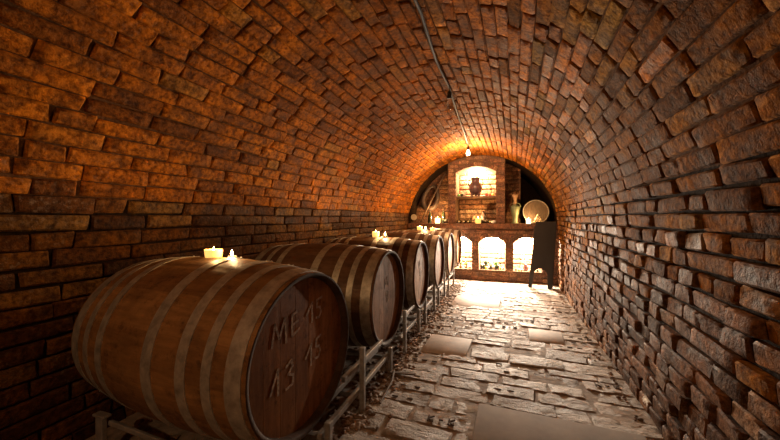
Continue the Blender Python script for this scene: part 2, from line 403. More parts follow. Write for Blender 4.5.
def courses(mb, x0, x1, z0, z1, holes, y, rng, H=0.075, ztop=None, L=(0.2, 0.29), hp=0.4, d=0.008, dv=0.003, face=-1, g=0.004):
    n = max(1, round((z1-z0)/H)); H = (z1-z0)/n
    F = lambda s, t, dd: Vector((t, y + face*dd, s))
    for r in range(n):
        a, b = z0 + r*H + g, z0 + (r+1)*H - g; zm = (a+b)/2
        iv = [(x0, x1)]
        if ztop:
            xs = [x0 + (x1-x0)*i/60 for i in range(61)]; ok = [x for x in xs if ztop(x) > b + 0.005]
            if len(ok) < 3: continue
            iv = [(min(ok), max(ok))]
        for h in holes:
            if h[2] - 0.01 < zm:
                # opening (with its ring of arch bricks) at this height
                ring = 0.07
                if b < h[3]: cut = (h[0], h[1])
                else:
                    xs = [h[0]-0.04 + (h[1]-h[0]+0.08)*i/40 for i in range(41)]
                    c_ = [x for x in xs if arch_z(h, min(max(x, h[0]), h[1])) + ring > a]
                    if not c_: continue
                    cut = (min(c_), max(c_))
                iv2 = []
                for p, q in iv:
                    if cut[1] <= p or cut[0] >= q: iv2.append((p, q)); continue
                    if cut[0] > p: iv2.append((p, cut[0]))
                    if cut[1] < q: iv2.append((cut[1], q))
                iv = iv2
        for p, q in iv:
            w = q-p
            if w < 0.03: continue
            x = p; first = (r % 2 == 0)
            while x < q - 0.02:
                l = (0.13 if (first or rng.random() < hp) else rng.uniform(*L)); first = False
                e = min(x + l, q)
                if q - e < 0.06: e = q
                add_brick(mb, F, a, b, x + 0.004, e - 0.004, d + rng.uniform(-dv, dv), rng, jit=0.002, tilt=0.002, nu=3, nv=1)
                x = e
def arch_ring(mb, h, y, rng, t=0.065):
    x0, x1, zb, zs, rise = h; m_ = (x0+x1)/2; hw = (x1-x0)/2; R = (hw*hw+rise*rise)/(2*rise); zc = zs + rise - R
    A = math.asin(hw/R); n = max(6, round(2*A*R/0.07))
    F = lambda s, u, dd: Vector((m_ + (R+s)*math.sin(u/R), y - dd, zc + (R+s)*math.cos(u/R)))
    for i in range(n):
        u0 = (-A + 2*A*i/n)*R; u1 = (-A + 2*A*(i+1)/n)*R
        add_brick(mb, F, 0.002, t, u0+0.004, u1-0.004, 0.009, rng, jit=0.001, tilt=0.002, nu=1, nv=2)
rng = random.Random(11)
mb = MB(); mb.cur = 1
top = lambda x: max(vault_z(x, YW) + 0.02, LEDGE)
plate(mb, xl(YW)-0.02, xr(YW)+0.02, -0.3, lambda x: LEDGE-0.05, arches, YW, NB)            # lower wall
mid_top = lambda x: vault_z(x, YW) + 0.02
plate(mb, PIER_L, PIER_R, LEDGE-0.05, mid_top, [upper], YW, NB)
def q4(mb, a, b, c, d): i = len(mb.v); mb.v += [Vector(a), Vector(b), Vector(c), Vector(d)]; mb.face([i, i+1, i+2, i+3])
for x in (PIER_L, PIER_R): q4(mb, (x, YW, LEDGE-0.05), (x, NB, LEDGE-0.05), (x, NB, 2.2), (x, YW, 2.2))
# back of niches and bays
q4(mb, (-1.9, NB, -0.3), (0.33, NB, -0.3), (0.33, NB, 2.3), (-1.9, NB, 2.3))
q4(mb, (0.33, NB, -0.3), (1.2, NB, -0.3), (1.2, NB, LEDGE-0.01), (0.33, NB, LEDGE-0.01))
q4(mb, (0.33, NB, LEDGE-0.01), (0.33, 7.6, LEDGE-0.01), (0.33, 7.6, 2.3), (0.33, NB, 2.3))
q4(mb, (0.33, NB, LEDGE-0.01), (1.2, NB, LEDGE-0.01), (1.2, 7.6, LEDGE-0.01), (0.33, 7.6, LEDGE-0.01))
q4(mb, (0.33, 7.6, LEDGE-0.01), (1.2, 7.6, LEDGE-0.01), (1.2, 7.6, 2.3), (0.33, 7.6, 2.3))
mb.cur = 0
courses(mb, xl(YW), xr(YW), -0.22, LEDGE-0.10, arches, YW, rng)
for a in arches: arch_ring(mb, a, YW, rng)
courses(mb, PIER_L, PIER_R, LEDGE, 2.12, [upper], YW, rng, ztop=lambda x: vault_z(x, YW)+0.02)
arch_ring(mb, upper, YW, rng, 0.075)
tag(mb.build('wall_back', [M['brick_end'], M['mortar_end']], smooth=True, split=True), kind='structure')
# back faces of the niches, paler brick
mb = MB(); mb.cur = 0
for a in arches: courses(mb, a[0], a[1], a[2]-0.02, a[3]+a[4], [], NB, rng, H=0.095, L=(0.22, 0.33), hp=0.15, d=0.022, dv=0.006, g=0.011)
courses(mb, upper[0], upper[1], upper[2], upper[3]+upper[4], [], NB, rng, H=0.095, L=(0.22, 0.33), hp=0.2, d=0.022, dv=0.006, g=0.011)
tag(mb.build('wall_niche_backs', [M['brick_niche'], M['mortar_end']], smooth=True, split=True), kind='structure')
mb = MB(); mb.cur = 0
courses(mb, -1.75, PIER_L, LEDGE, 2.1, [], NB, rng, ztop=lambda x: vault_z(x, YW)+0.1)
courses(mb, PIER_R, 0.33, LEDGE, 2.1, [], NB, rng, ztop=lambda x: vault_z(x, YW)+0.1)
tag(mb.build('wall_bay_backs', [M['brick_end'], M['mortar_end']], smooth=True, split=True), kind='structure')
# vault continues over the recessed bays
mb = MB(); n = 48
for y in (Y1-0.01, 7.62):
    for i in range(n+1):
        x, z, nx, nz = sect(6.15, 1, PI*i/n); mb.v.append(Vector((x, y, z)))
for i in range(n): mb.face([i, i+1, n+2+i, n+1+i])
q4(mb, (xl(6.15), Y1-0.01, 0.7), (xl(6.15), 7.62, 0.7), (xl(6.15), 7.62, SPR), (xl(6.15), Y1-0.01, SPR))
q4(mb, (xr(6.15), Y1-0.01, 0.7), (xr(6.15), 7.62, 0.7), (xr(6.15), 7.62, SPR), (xr(6.15), Y1-0.01, SPR))
tag(mb.build('ceiling_bay', M['mortar']), kind='structure')
# front wall behind the viewer
mb = MB(); mb.cur = 0
q4(mb, (-1.9, Y0+0.01, -0.3), (1.0, Y0+0.01, -0.3), (1.0, Y0+0.01, 2.3), (-1.9, Y0+0.01, 2.3))
tag(mb.build('wall_front', M['brick_left']), kind='structure')
# the ledge: continuous stone band
mb = MB(); mb.box(((xl(YW)+xr(YW))/2, (YW-0.05+NB)/2, LEDGE-0.045), (xr(YW)-xl(YW)-0.002, NB-YW+0.05, 0.09), bev=0.008)
tag(mb.build('trim_ledge', M['brick_end']), kind='structure')

# ---------------------------------------------------------------- floor
mb = MB(); mb.cur = 1; ny = 80; nx = 30; b0 = 0
for j in range(ny+1):
    for i in range(nx+1):
        y = Y0 + (YW+0.05-Y0)*j/ny; x = -1.85 + 2.85*i/nx
        mb.v.append(Vector((x, y, fz(y) - 0.006 + 0.007*mnoise.noise(Vector((x*5, y*5, 0))))))
for j in range(ny):
    for i in range(nx):
        a = j*(nx+1)+i; mb.face([a, a+1, a+nx+2, a+nx+1])
slabs = [(-0.13, 0.60, 1.22, 1.79, 'c'), (-0.585, -0.235, 2.42, 2.83, 's'), (0.22, 0.50, 2.98, 3.32, 's'), (-0.60, -0.02, 4.05, 4.62, 's'), (0.05, 0.40, 2.42, 2.60, 'p')]
rng = random.Random(5); mb.cur = 0
FF = lambda s, t, dd: Vector((t, s - 0.04*t + 0.012*mnoise.noise(Vector((t*1.5, s*0.8, 2))), fz(s) + dd))
y = Y0 + 0.02
def cutx(ya, yb):
    iv = [(-0.66 + rng.uniform(-0.03, 0.05), xr(ya))]
    for s in slabs:
        if yb > s[2]+0.02 and ya < s[3]-0.02:
            iv2 = []
            for p, q in iv:
                if s[1] <= p or s[0] >= q: iv2.append((p, q)); continue
                if s[0] > p: iv2.append((p, s[0]))
                if s[1] < q: iv2.append((s[1], q))
            iv = iv2
    return iv
marks = []
while y < YW:
    w = rng.uniform(0.128, 0.150)
    for s in slabs:
        if s[2]-0.06 < y + w < s[2]+0.06: w = max(0.10, s[2]-y)
        if s[3]-0.06 < y + w < s[3]+0.06: w = max(0.10, s[3]-y)
    y1 = min(y+w, YW+0.02)
    for p, q in cutx(y, y1):
        x = p + (rng.uniform(-0.05, 0) if p < -0.5 else 0)
        while x < q-0.03:
            L = rng.uniform(0.25, 0.32)
            if rng.random() < 0.15: L = rng.uniform(0.14, 0.2)
            e = min(x+L, q); e = q if q-e < 0.08 else e
            cx, cy = (x+e)/2, (y+y1)/2
            r_ = rng.random()
            add_brick(mb, FF, y+0.004, y1-0.004, x+0.004, e-0.004, -0.003 + rng.uniform(-0.003, 0.005), rng, jit=0.009, tilt=0.004, rough=0.0055, rnd=r_, edge=0.007, base=-0.015, nu=6, nv=3)
            if rng.random() < 0.4 and e-x > 0.2 and cy > 0.9: marks.append((cx, cy, rng.choice(['dash', 'dash', 'two', 'kap', 'one'])))
            x = e
    y = y1
# stamps pressed into some of the bricks: short dark grooves
mb.cur = 2
def groove(x0, y0, x1, y1, w=0.006):
    z = fz((y0+y1)/2) + 0.0008; dx, dy = x1-x0, y1-y0; l = math.hypot(dx, dy); a = math.atan2(dy, dx)
    mb.box(((x0+x1)/2, (y0+y1)/2, z), (l, w, 0.006), Matrix.Rotation(a, 3, 'Z'))
def stamp(cx, cy, k, s=0.022):
    if k == 'dash':
        for o in (-0.07, 0, 0.07): groove(cx+o-0.018, cy, cx+o+0.018, cy-0.001, 0.008)
    elif k == 'two':
        for o in (-0.04, 0.045): groove(cx+o-0.016, cy, cx+o+0.016, cy, 0.007)
    elif k == 'one': groove(cx-0.02, cy, cx+0.02, cy, 0.009)
    else:
        for o in (-0.05, 0.05):
            groove(cx+o-0.012, cy-s, cx+o-0.012, cy+s); groove(cx+o-0.012, cy, cx+o+0.014, cy+s); groove(cx+o-0.012, cy, cx+o+0.014, cy-s)
        groove(cx-0.01, cy, cx+0.01, cy)
for a in marks: stamp(*a)
fl = mb.build('floor', [M['paver'], M['floor_sand'], M['stamp']], smooth=True, split=True); tag(fl, kind='structure')
lab = ['wide worn concrete slab let into the paving nearest the viewer', 'pale square stone slab in the paving beside the second barrel', 'small pale stone slab in the paving near the right brick wall', 'broad pale slab in the brightly lit paving by the far racks', 'narrow smooth slab in the middle of the paving']
for i, s in enumerate(slabs):
    mb = MB(); mb.box(((s[0]+s[1])/2, (s[2]+s[3])/2 - 0.02, fz((s[2]+s[3])/2) - 0.006), (s[1]-s[0]-0.012, s[3]-s[2]-0.012, 0.028), Matrix.Rotation(-0.04, 3, 'Z'), bev=0.004)
    o = mb.build('paving_slab', M['concrete' if s[4] == 'c' else 'slab' if s[4] == 's' else 'paver'], smooth=True, split=True)
    tag(o, lab[i], 'slab', 'paving slabs')

# rubble under the racks: uncountable
mb = MB(); rng = random.Random(8)
def rstone(x, y, s):
    a = rng.uniform(0, 6)
    bm = bmesh.new(); bmesh.ops.create_icosphere(bm, subdivisions=1, radius=1)
    for v in bm.verts: v.co *= 1 + rng.uniform(-0.25, 0.2)
    R = Matrix.Rotation(a, 3, 'Z') @ Matrix.Diagonal((s*rng.uniform(0.7, 1.4), s, s*0.6)); mb.rnd = rng.random(); mb.add_bm(bm, R, (x, y, fz(y) - 0.004 + s*0.15))
for i in range(2400):
    y = rng.uniform(0.2, 6.1); x = rng.uniform(-1.72, -0.60) if rng.random() < 0.45 else rng.gauss(-0.70, 0.07)
    x = max(-1.68, min(x, -0.52)); rstone(x, y, rng.uniform(0.006, 0.022))
for i in range(220): 
    y = rng.uniform(0.9, 6.1); rstone(xr(y) - 0.06 - abs(rng.gauss(0, 0.02)), y, rng.uniform(0.005, 0.014))
tag(mb.build('rubble', M['gravel']), 'loose brown rubble and gravel scattered under the steel barrel racks', 'rubble', kind='stuff')

# ---------------------------------------------------------------- barrels
BL, BR, BB = 0.95, 0.3056, 0.342
def rad(x):   # x measured from the front rim towards the back, 0..BL
    k = 2*x/BL - 1; return BR + (BB-BR)*(1-k*k)
def strokes(mb, lines, w, x):
    for pts in lines:
        pts = [Vector((x, p[0], p[1])) for p in pts]
        for i in range(len(pts)-1):
            a, b = pts[i], pts[i+1]; t = (b-a); l = t.length
            if l < 1e-6: continue
            R = Matrix((Vector((1, 0, 0)), t/l, Vector((1, 0, 0)).cross(t/l))).transposed()
            mb.box((a+b)/2, (0.0012, l+w*0.5, w), R)
def barrel(y, label, stv, hd, i, x0=-0.6986, zc=0.4566, rz=0):
    t = thing('wine_barrel', label, 'barrel', (x0 - BL/2*math.cos(rz), y - BL/2*math.sin(rz), zc), 'oak barrels lying in a row on the racks', rz)
    rng = random.Random(100+i); o0 = BL/2
    # staves with shallow joints
    NS = 30; per = 6; N = NS*per; nx = 22; mb = MB()
    rn = [rng.random() for _ in range(NS)]; off = rng.uniform(0, 6.28)
    for j in range(nx+1):
        xx = BL*j/nx; r = rad(xx)
        for k in range(N):
            a = off + 2*PI*(k + 0.0)/N; g = 0.0016 if k % per == 0 else 0
            mb.v.append(Vector((o0 - xx, (r-g)*math.cos(a), (r-g)*math.sin(a))))
    for j in range(nx):
        for k in range(N):
            mb.rnd = rn[k//per]; a, b = j*N+k, j*N+(k+1) % N; mb.face([a, b, b+N, a+N])
    body = mb.build('staves', stv, t, smooth=True)
    # rims (chimes): bevelled ends of the staves
    for side in (1, -1):
        mb = MB(); r = BR
        prof = [(r, o0-0.001), (r-0.003, o0+0.001), (r-0.017, o0-0.004), (r-0.022, o0-0.03), (r-0.022, o0-0.06)]
        n = 90; b0 = len(mb.v)
        for rr, h in prof:
            for k in range(n): a = 2*PI*k/n; mb.v.append(Vector((side*h, rr*math.cos(a), rr*math.sin(a))))
        for q in range(len(prof)-1):
            for k in range(n): a, b = q*n+k, q*n+(k+1) % n; mb.rnd = (k//3*37 % 10)/10; mb.face([a, b, b+n, a+n])
        mb.build('rim', M['rim'], t, smooth=True)
        # head: planks
        mb = MB(); R = BR-0.021; hx = side*(o0-0.030); pl = 7; e = [-R + 2*R*q/pl for q in range(pl+1)]
        for q in range(pl):
            a_, b_ = e[q]+0.0008, e[q+1]-0.0008; mb.rnd = rng.random(); m_ = 8; up = []; dn = []
            for z in range(m_+1):
                yy = a_ + (b_-a_)*z/m_; h = math.sqrt(max(0, R*R-yy*yy)); up.append((yy, h)); dn.append((yy, -h))
            pts = up + dn[::-1]; b0 = len(mb.v); bv = 0.0
            for xx in (hx, hx - side*0.02):
                for yy, zz in pts: mb.v.append(Vector((xx, yy, zz)))
            n2 = len(pts); mb.face([b0+z for z in range(n2)]); mb.face([b0+n2+z for z in range(n2)])
            for z in range(n2): w_ = (z+1) % n2; mb.face([b0+z, b0+w_, b0+n2+w_, b0+n2+z])
        mb.cur = 0
        mb.cur = 1
        if side == 1 and i < 3:
            X = o0 - 0.0285
            if i == 0:   # ME 15 / 13 15 in chalk, written on a slant
                ls = [[(-.165, .075), (-.150, .150), (-.128, .095), (-.100, .160), (-.092, .070)],
                      [(-.035, .165), (-.062, .160), (-.060, .082), (-.018, .098)], [(-.060, .122), (-.026, .130)],
                      [(.025, .135), (.062, .178), (.060, .098)], [(.128, .185), (.095, .180), (.093, .150), (.115, .146), (.122, .125), (.108, .105), (.088, .108)],
                      [(-.172, -.085), (-.135, -.010), (-.135, -.100)],
                      [(-.095, -.020), (-.065, -.005), (-.058, -.028), (-.082, -.050), (-.055, -.062), (-.058, -.095), (-.095, -.100)],
                      [(.018, -.035), (.055, .012), (.052, -.072)], [(.120, .028), (.088, .020), (.085, -.010), (.108, -.014), (.116, -.035), (.104, -.058), (.080, -.056)]]
                mb2 = [[(p[0]*1.0, p[1]*1.0) for p in l] for l in ls]
                strokes(mb, mb2, 0.009, X)
            else:
                ls = [[(-.03, .06), (-.02, .12), (0, .08), (.02, .13), (.03, .07)], [(-.01, .0), (.01, .04), (.01, -.04)], [(.05, .03), (.03, .03), (.03, .0), (.05, -.01), (.03, -.04)]]
                strokes(mb, ls, 0.006, X)
        mb.build('barrel_head', [hd, M['chalk']], t)
    # hoops
    for side in (0, 1):
        for a_, b_, w in ((0.016, 0.074, 0), (0.127, 0.163, 1), (0.228, 0.270, 2), (0.383, 0.433, 3))[:4 if side == 0 else 3]:
            mb = MB(); n = 120; rows = []
            for q in range(5):
                xx = a_ + (b_-a_)*q/4; rows.append((xx, rad(xx) + 0.0026))
            prof = [(rows[0][0], rows[0][1]-0.004)] + rows + [(rows[-1][0], rows[-1][1]-0.004)]
            for xx, rr in prof:
                px_ = (o0-xx)*(1 if side == 0 else -1)
                for k in range(n): a = 2*PI*k/n; mb.v.append(Vector((px_, rr*math.cos(a), rr*math.sin(a))))
            for q in range(len(prof)-1):
                for k in range(n): a, b = q*n+k, q*n+(k+1) % n; mb.face([a, b, b+n, a+n])
            # rivets where the hoop laps
            for (aa, dx) in ((1.25+0.05*w, 0), (1.33+0.05*w, 0), (3.9+0.1*w, 0), (-0.9+0.07*w, 0.0)):
                xx = (a_+b_)/2; rr = rad(xx)+0.003
                mb.blob(((o0-xx)*(1 if side == 0 else -1), rr*math.cos(aa), rr*math.sin(aa)), (0.005, 0.005, 0.005), 1, 0, 1)
            mb.build('hoop', M['galv'], t, smooth=True, split=True)
    return t
blab = ['oak barrel with chalk writing nearest the viewer, galvanised hoops', 'second oak barrel from the front, directly behind the chalk-marked one',
        'third oak barrel from the front with two candles on top', 'fourth oak barrel from the front, dark staves and pale head', 'fifth oak barrel from the front, next to last in the row', 'last and farthest oak barrel of the row, beside the lit left niche']
BY = [1.126 + 0.924*i for i in range(6)]
for i in range(6):
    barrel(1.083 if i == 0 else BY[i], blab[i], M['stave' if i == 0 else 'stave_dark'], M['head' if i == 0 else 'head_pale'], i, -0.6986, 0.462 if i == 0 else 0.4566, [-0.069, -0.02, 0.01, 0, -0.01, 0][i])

# ---------------------------------------------------------------- steel racks
def rxf(y): return -0.672 - 0.105*(y-1.5)/4.2 if y > 1.5 else -0.672
racks = [(0.62, [1.185, 1.535, 2.005], 0.32), (2.30, [2.37, 2.86], 0.285), (3.12, [3.15, 3.68], 0.25), (3.95, [3.98, 4.50], 0.24), (4.90, [4.92, 5.60], 0.22)]
rlab = ['grey steel barrel rack nearest the viewer, under the first two barrels', 'second steel rack from the front, under the third barrel', 'third steel rack from the front, under the fourth barrel', 'fourth steel rack from the front, under the fifth barrel', 'farthest steel rack of the row, under the last barrel']
for k, (ya, posts, zt) in enumerate(racks):
    t = thing('steel_rack', rlab[k], 'rack', (rxf(ya), ya, fz(ya)), 'steel racks under the barrels')
    L = Vector(t.location)
    def rb(name, c, d, rot=None):
        mb = MB(); mb.box(Vector(c)-L, d, rot, bev=0.003); mb.build(name, M['steel'], t)
    yend = (posts[-1]+0.02) if k else 2.02
    bybelow = lambda y: min(0.4566 - math.sqrt(max(0.0, BR**2 - min(abs(y-b) for b in BY)**2)) if min(abs(y-b) for b in BY) < BR else 1, 1)
    for side, xo in ((0, 0.0), (1, -0.83)):
        for p in posts:
            x = rxf(p) + xo; z0 = fz(p) - 0.004; z1 = min(zt, bybelow(p)-0.01 if xo or p != 1.535 else zt)
            if bybelow(p) < zt + 0.02: z1 = bybelow(p) - 0.012
            rb('post', (x, p, (z0+z1)/2), (0.026, 0.026, z1-z0))
        ym = (posts[0]+yend)/2
        # lower rail runs the rack's whole length, following the floor
        sl = -0.034 if k else 0.0
        rb('lower_rail', (rxf(ym)+xo-0.024, ym, 0.094 - (0.0 if not k else 0.012*k)), (0.022, yend-posts[0]+0.06, 0.026))
        # short top rails between the barrels
        for a_, b_ in ([(1.37, 1.88)] if k == 0 else [(BY[k]+0.27, BY[k+1]-0.24)]):
            rb('top_rail', (rxf((a_+b_)/2)+xo-0.024, (a_+b_)/2, 0.225), (0.022, b_-a_, 0.026))
    if k == 0:
        rb('post', (-1.52, 0.865, 0.093), (0.04, 0.02, 0.19)); rb('foot_plate', (-1.515, 0.865, 0.19), (0.07, 0.03, 0.01))
        rb('brace', (-1.30, 0.94, 0.085), (0.45, 0.014, 0.02), Matrix.Rotation(0.25, 3, 'Z') @ Matrix.Rotation(0.3, 3, 'Y'))
    for p in posts[::1]:
        rb('crossbar', (rxf(p)-0.415, p, 0.070), (0.80, 0.03, 0.026))
    # cradle bars the barrels lie on
    for xo in (-0.12, -0.72):
        rb('cradle_bar', (rxf((posts[0]+yend)/2)+xo, (posts[0]+yend)/2, 0.112), (0.04, yend-posts[0]+0.02, 0.03))
mb = MB(); mb.box((0, 0, 0.012), (0.16, 0.022, 0.008), Matrix.Rotation(0.15, 3, 'Z'))
mb.tube([(-0.06, 0, 0.014), (-0.035, -0.12, 0.012), (-0.02, -0.36, 0.01)], 0.006)
o = mb.build('rusty_bar', M['rust'], loc=(-0.59, 1.98, fz(1.98))); tag(o, 'bent rusty steel bar lying on the floor beside the second barrel', 'bar')
# ---------------------------------------------------------------- candles
def top_z(i, x):
    xx = -0.6986 - x; return 0.4566 + rad(xx)
def glow(name, loc, e, col, par, r=0.012):
    ld = bpy.data.lights.new(name, 'POINT'); ld.energy = e; ld.color = col; ld.shadow_soft_size = r
    o = bpy.data.objects.new(name, ld); C.objects.link(o); o.location = loc; o.parent = par; return o
def cup_candle(x, y, z, label, r=0.036, h=0.042, e=0.5, hot='wax_glow', grp='candles standing lit in the cellar'):
    t = thing('candle', label, 'candle', (x, y, z), grp)
    mb = MB(); mb.lathe([(r*0.86, 0.0), (r*0.9, 0.003), (r, h), (r-0.003, h), (r*0.82, h*0.55), (0.0001, h*0.55)], (0, 0, 0), 24); mb.build('wax_cup', M[hot], t, smooth=True, split=True)
    mb = MB(); mb.tube([(0, 0, h*0.5), (0.001, 0, h*0.75)], 0.0008, 5); mb.build('wick', M['black'], t)
    mb = MB(); mb.lathe([(0.0001, h*0.68), (0.003, h*0.78), (0.0035, h*0.9), (0.002, h*1.1), (0.0001, h*1.35)], (0, 0, 0), 10); mb.build('flame', M['flame'], t, smooth=True)
    glow('flame_light', (0, 0, h*1.25+0.01), e, (1.0, 0.55, 0.2), t); return t
def tea_light(x, y, z, label, e=0.8, s=1.0, grp='candles standing lit in the cellar'):
    t = thing('tea_light', label, 'candle', (x, y, z), grp)
    mb = MB(); mb.lathe([(0.018*s, 0), (0.019*s, 0.012*s), (0.0175*s, 0.012*s), (0.017*s, 0.008*s), (0.0001, 0.008*s)], (0, 0, 0), 20); mb.build('metal_cup', M['galv'], t, smooth=True, split=True)
    mb = MB(); mb.tube([(0, 0, 0.008*s), (0, 0, 0.014*s)], 0.0008, 5); mb.build('wick', M['black'], t)
    mb = MB(); mb.lathe([(0.0001, 0.012*s), (0.006*s, 0.018*s), (0.0065*s, 0.024*s), (0.0035*s, 0.034*s), (0.0001, 0.044*s)], (0, 0, 0), 12); mb.build('flame', M['flame'], t, smooth=True)
    glow('flame_light', (0, 0, 0.05*s), e, (1.0, 0.62, 0.28), t); return t
cup_candle(-1.235, 1.145, top_z(0, -1.235)-0.001, 'yellow wax cup candle on top of the chalk-marked front barrel', 0.038, 0.040, CANDLE*0.2)
tea_light(-1.150, 1.165, top_z(0, -1.150)-0.001, 'tiny tea light with a bright flame on top of the chalk-marked front barrel', CANDLE*0.35, 0.9)
y3 = BY[2]
cup_candle(-1.155, y3-0.02, top_z(2, -1.155)-0.001, 'orange cup candle on top of the third barrel', 0.036, 0.05, CANDLE*0.5)
tea_light(-1.06, y3-0.02, top_z(2, -1.06)-0.001, 'tea light with a bright flame on top of the third barrel', CANDLE*0.9, 1.2)
y5 = BY[4]
cup_candle(-1.175, y5, top_z(4, -1.175)-0.001, 'orange cup candle, leftmost of the three on the fifth barrel', 0.042, 0.055, CANDLE*0.8)
tea_light(-1.085, y5, top_z(4, -1.085)-0.001, 'tea light with a bright flame on top of the fifth barrel', CANDLE*1.0, 1.4)
cup_candle(-0.985, y5+0.05, top_z(4, -0.985)-0.001, 'low small wax cup candle, rightmost of the three on the fifth barrel', 0.036, 0.04, 0.05)
cup_candle(-1.18, 6.30, LEDGE, 'bright candle on the left end of the brick ledge', 0.05, 0.10, CANDLE*4, 'wax_hot')
cup_candle(-0.42, 6.28, LEDGE, 'glowing yellow candle in the upper niche below the wooden shelf', 0.055, 0.10, CANDLE*2.6, 'wax_glow')
cup_candle(0.44, 6.25, LEDGE, 'bright white candle in front of the round barrel lid on the ledge', 0.04, 0.085, CANDLE*1.6, 'wax_hot')

# ---------------------------------------------------------------- niche lamps (real fixtures under the arches)
def niche_lamp(x, y, z, e, label, L=0.22, col=(1.0, 0.83, 0.64)):
    t = thing('niche_lamp', label, 'lamp', (x, y, z), 'lamps lighting the niches')
    mb = MB(); mb.box((0, 0, 0.012), (L+0.03, 0.05, 0.02), bev=0.004); mb.build('housing', M['galv'], t)
    mb = MB(); mb.tube([(-L/2, 0, -0.01), (L/2, 0, -0.01)], 0.013, 12); mb.build('tube', M['lamp_white'], t, smooth=True, split=True)
    glow('tube_light', (0, 0, -0.06), e, col, t, 0.035)
    return t
for i, a in enumerate(arches):
    niche_lamp((a[0]+a[1])/2, YW+0.24, arch_z(a, (a[0]+a[1])/2) - 0.03, NICHE_LOW, ['lamp under the arch of the left lower niche', 'lamp under the arch of the middle lower niche', 'lamp under the arch of the right lower niche'][i])
niche_lamp(-0.46, YW+0.37, arch_z(upper, -0.46) - 0.03, NICHE_UP, 'lamp under the arch of the upper niche above the pot', 0.3, (1.0, 0.70, 0.40))

# ---------------------------------------------------------------- pendant bulbs and the cable on the crown
crown = lambda x, y: vault_z(x, y) - 0.012
pts = [(-0.44, Y0+0.05), (-0.435, 0.2), (-0.43, 1.2), (-0.42, 1.75), (-0.445, 2.3), (-0.43, 2.8), (-0.455, 3.6), (-0.47, 4.4), (-0.49, 5.1)]
mb = MB(); dense = []
for i in range(len(pts)-1):
    for k in range(6): f = k/6; x = pts[i][0]*(1-f)+pts[i+1][0]*f; y = pts[i][1]*(1-f)+pts[i+1][1]*f; dense.append((x, y, crown(x, y) - 0.008 - 0.006*math.sin(PI*f)))
dense.append((pts[-1][0], pts[-1][1], crown(*pts[-1])-0.008))
mb.tube(dense, 0.010, 8); o = mb.build('ceiling_cable', M['cable'], smooth=True); tag(o, 'dark electric cable running along the crown of the brick vault', 'cable')
def pendant(x, y, drop, label, lit, e=0):
    z = crown(x, y) - 0.008; t = thing('pendant_bulb', label, 'light bulb', (x, y, z), 'bulbs hanging from the ceiling cable')
    mb = MB(); mb.tube([(0, 0, 0), (0.002, 0, -drop*0.6), (0, 0, -drop)], 0.004, 6); mb.build('cord', M['cable'], t, smooth=True)
    mb = MB(); mb.lathe([(0.006, -drop+0.01), (0.016, -drop), (0.019, -drop-0.045), (0.017, -drop-0.055)], (0, 0, 0), 16); mb.build('socket', M['black'], t, smooth=True, split=True)
    mb = MB(); zz = -drop-0.053
    mb.lathe([(0.013, zz), (0.015, zz-0.012), (0.026, zz-0.035), (0.030, zz-0.055), (0.026, zz-0.075), (0.014, zz-0.087), (0.0001, zz-0.09)], (0, 0, 0), 20); mb.build('bulb', M['filament' if lit else 'bulb_glass'], t, smooth=True)
    if lit: glow('bulb_light', (0, 0, zz-0.13), e, (1.0, 0.60, 0.30), t, 0.03)
pendant(-0.425, 2.80, 0.05, 'unlit clear bulb in a black socket hanging midway along the vault', False)
pendant(-0.49, 5.10, 0.03, 'small lit bulb hanging from the vault just before the end wall', True, PEND)
pendant(-0.435, -1.25, 0.05, 'added fill bulb hung unseen behind the viewer to light the foreground', True, FILL)  # added out of view on the extended cable, to brighten the near end

# ---------------------------------------------------------------- things in the upper niche
mb = MB(); mb.box((-0.4595, 6.42, 1.372), (0.708, 0.48, 0.022), bev=0.003); o = mb.build('niche_shelf', M['shelf_wood']); tag(o, 'dark wooden shelf board across the upper niche under the pot', 'shelf')
SZ = 1.384
t = thing('clay_pot', 'dark bulbous pot with narrow neck and short legs on the niche shelf', 'pot', (-0.475, 6.36, SZ))
mb = MB(); mb.lathe([(0.001, 0.045), (0.07, 0.05), (0.105, 0.085), (0.122, 0.14), (0.122, 0.185), (0.098, 0.24), (0.075, 0.275), (0.072, 0.31), (0.088, 0.345), (0.092, 0.36), (0.08, 0.36), (0.065, 0.33), (0.0001, 0.32)], (0, 0, 0), 32); mb.build('pot_body', M['pot'], t, smooth=True)
for a in (-0.55, PI+0.55, PI/2):
    mb = MB(); mb.tube([(0.07*math.cos(a), 0.07*math.sin(a), 0.07), (0.075*math.cos(a), 0.075*math.sin(a), 0)], [0.03, 0.02], 10); mb.build('leg', M['pot'], t, smooth=True)
for sx in (-1, 1):
    mb = MB(); mb.tube([(sx*0.075, 0, 0.31), (sx*0.12, 0, 0.30), (sx*0.135, 0, 0.25), (sx*0.118, 0, 0.2)], 0.010, 8); mb.build('handle', M['pot'], t, smooth=True)
small = [(-0.775, 'green', 0.028, 'small green ornament at the left end of the niche shelf'), (-0.715, 'dark_glass', 0.030, 'small dark stone second from the left on the niche shelf'), (-0.66, 'pebble', 0.027, 'small grey stone left of the pot on the niche shelf'),
         (-0.27, 'red', 0.030, 'small red ornament right of the pot on the niche shelf'), (-0.215, 'red', 0.024, 'smaller red ornament beside the yellow one on the niche shelf'), (-0.155, 'yellow', 0.026, 'small yellow ornament at the right end of the niche shelf')]
for k, (x, m_, r, l) in enumerate(small):
    mb = MB(); mb.blob((0, 0, r*0.9), (r, r*0.9, r), k+3, 0.35); o = mb.build('ornament', M[m_], smooth=True, loc=(x, 6.26, SZ)); tag(o, l, 'ornament', 'small ornaments on the niche shelf')
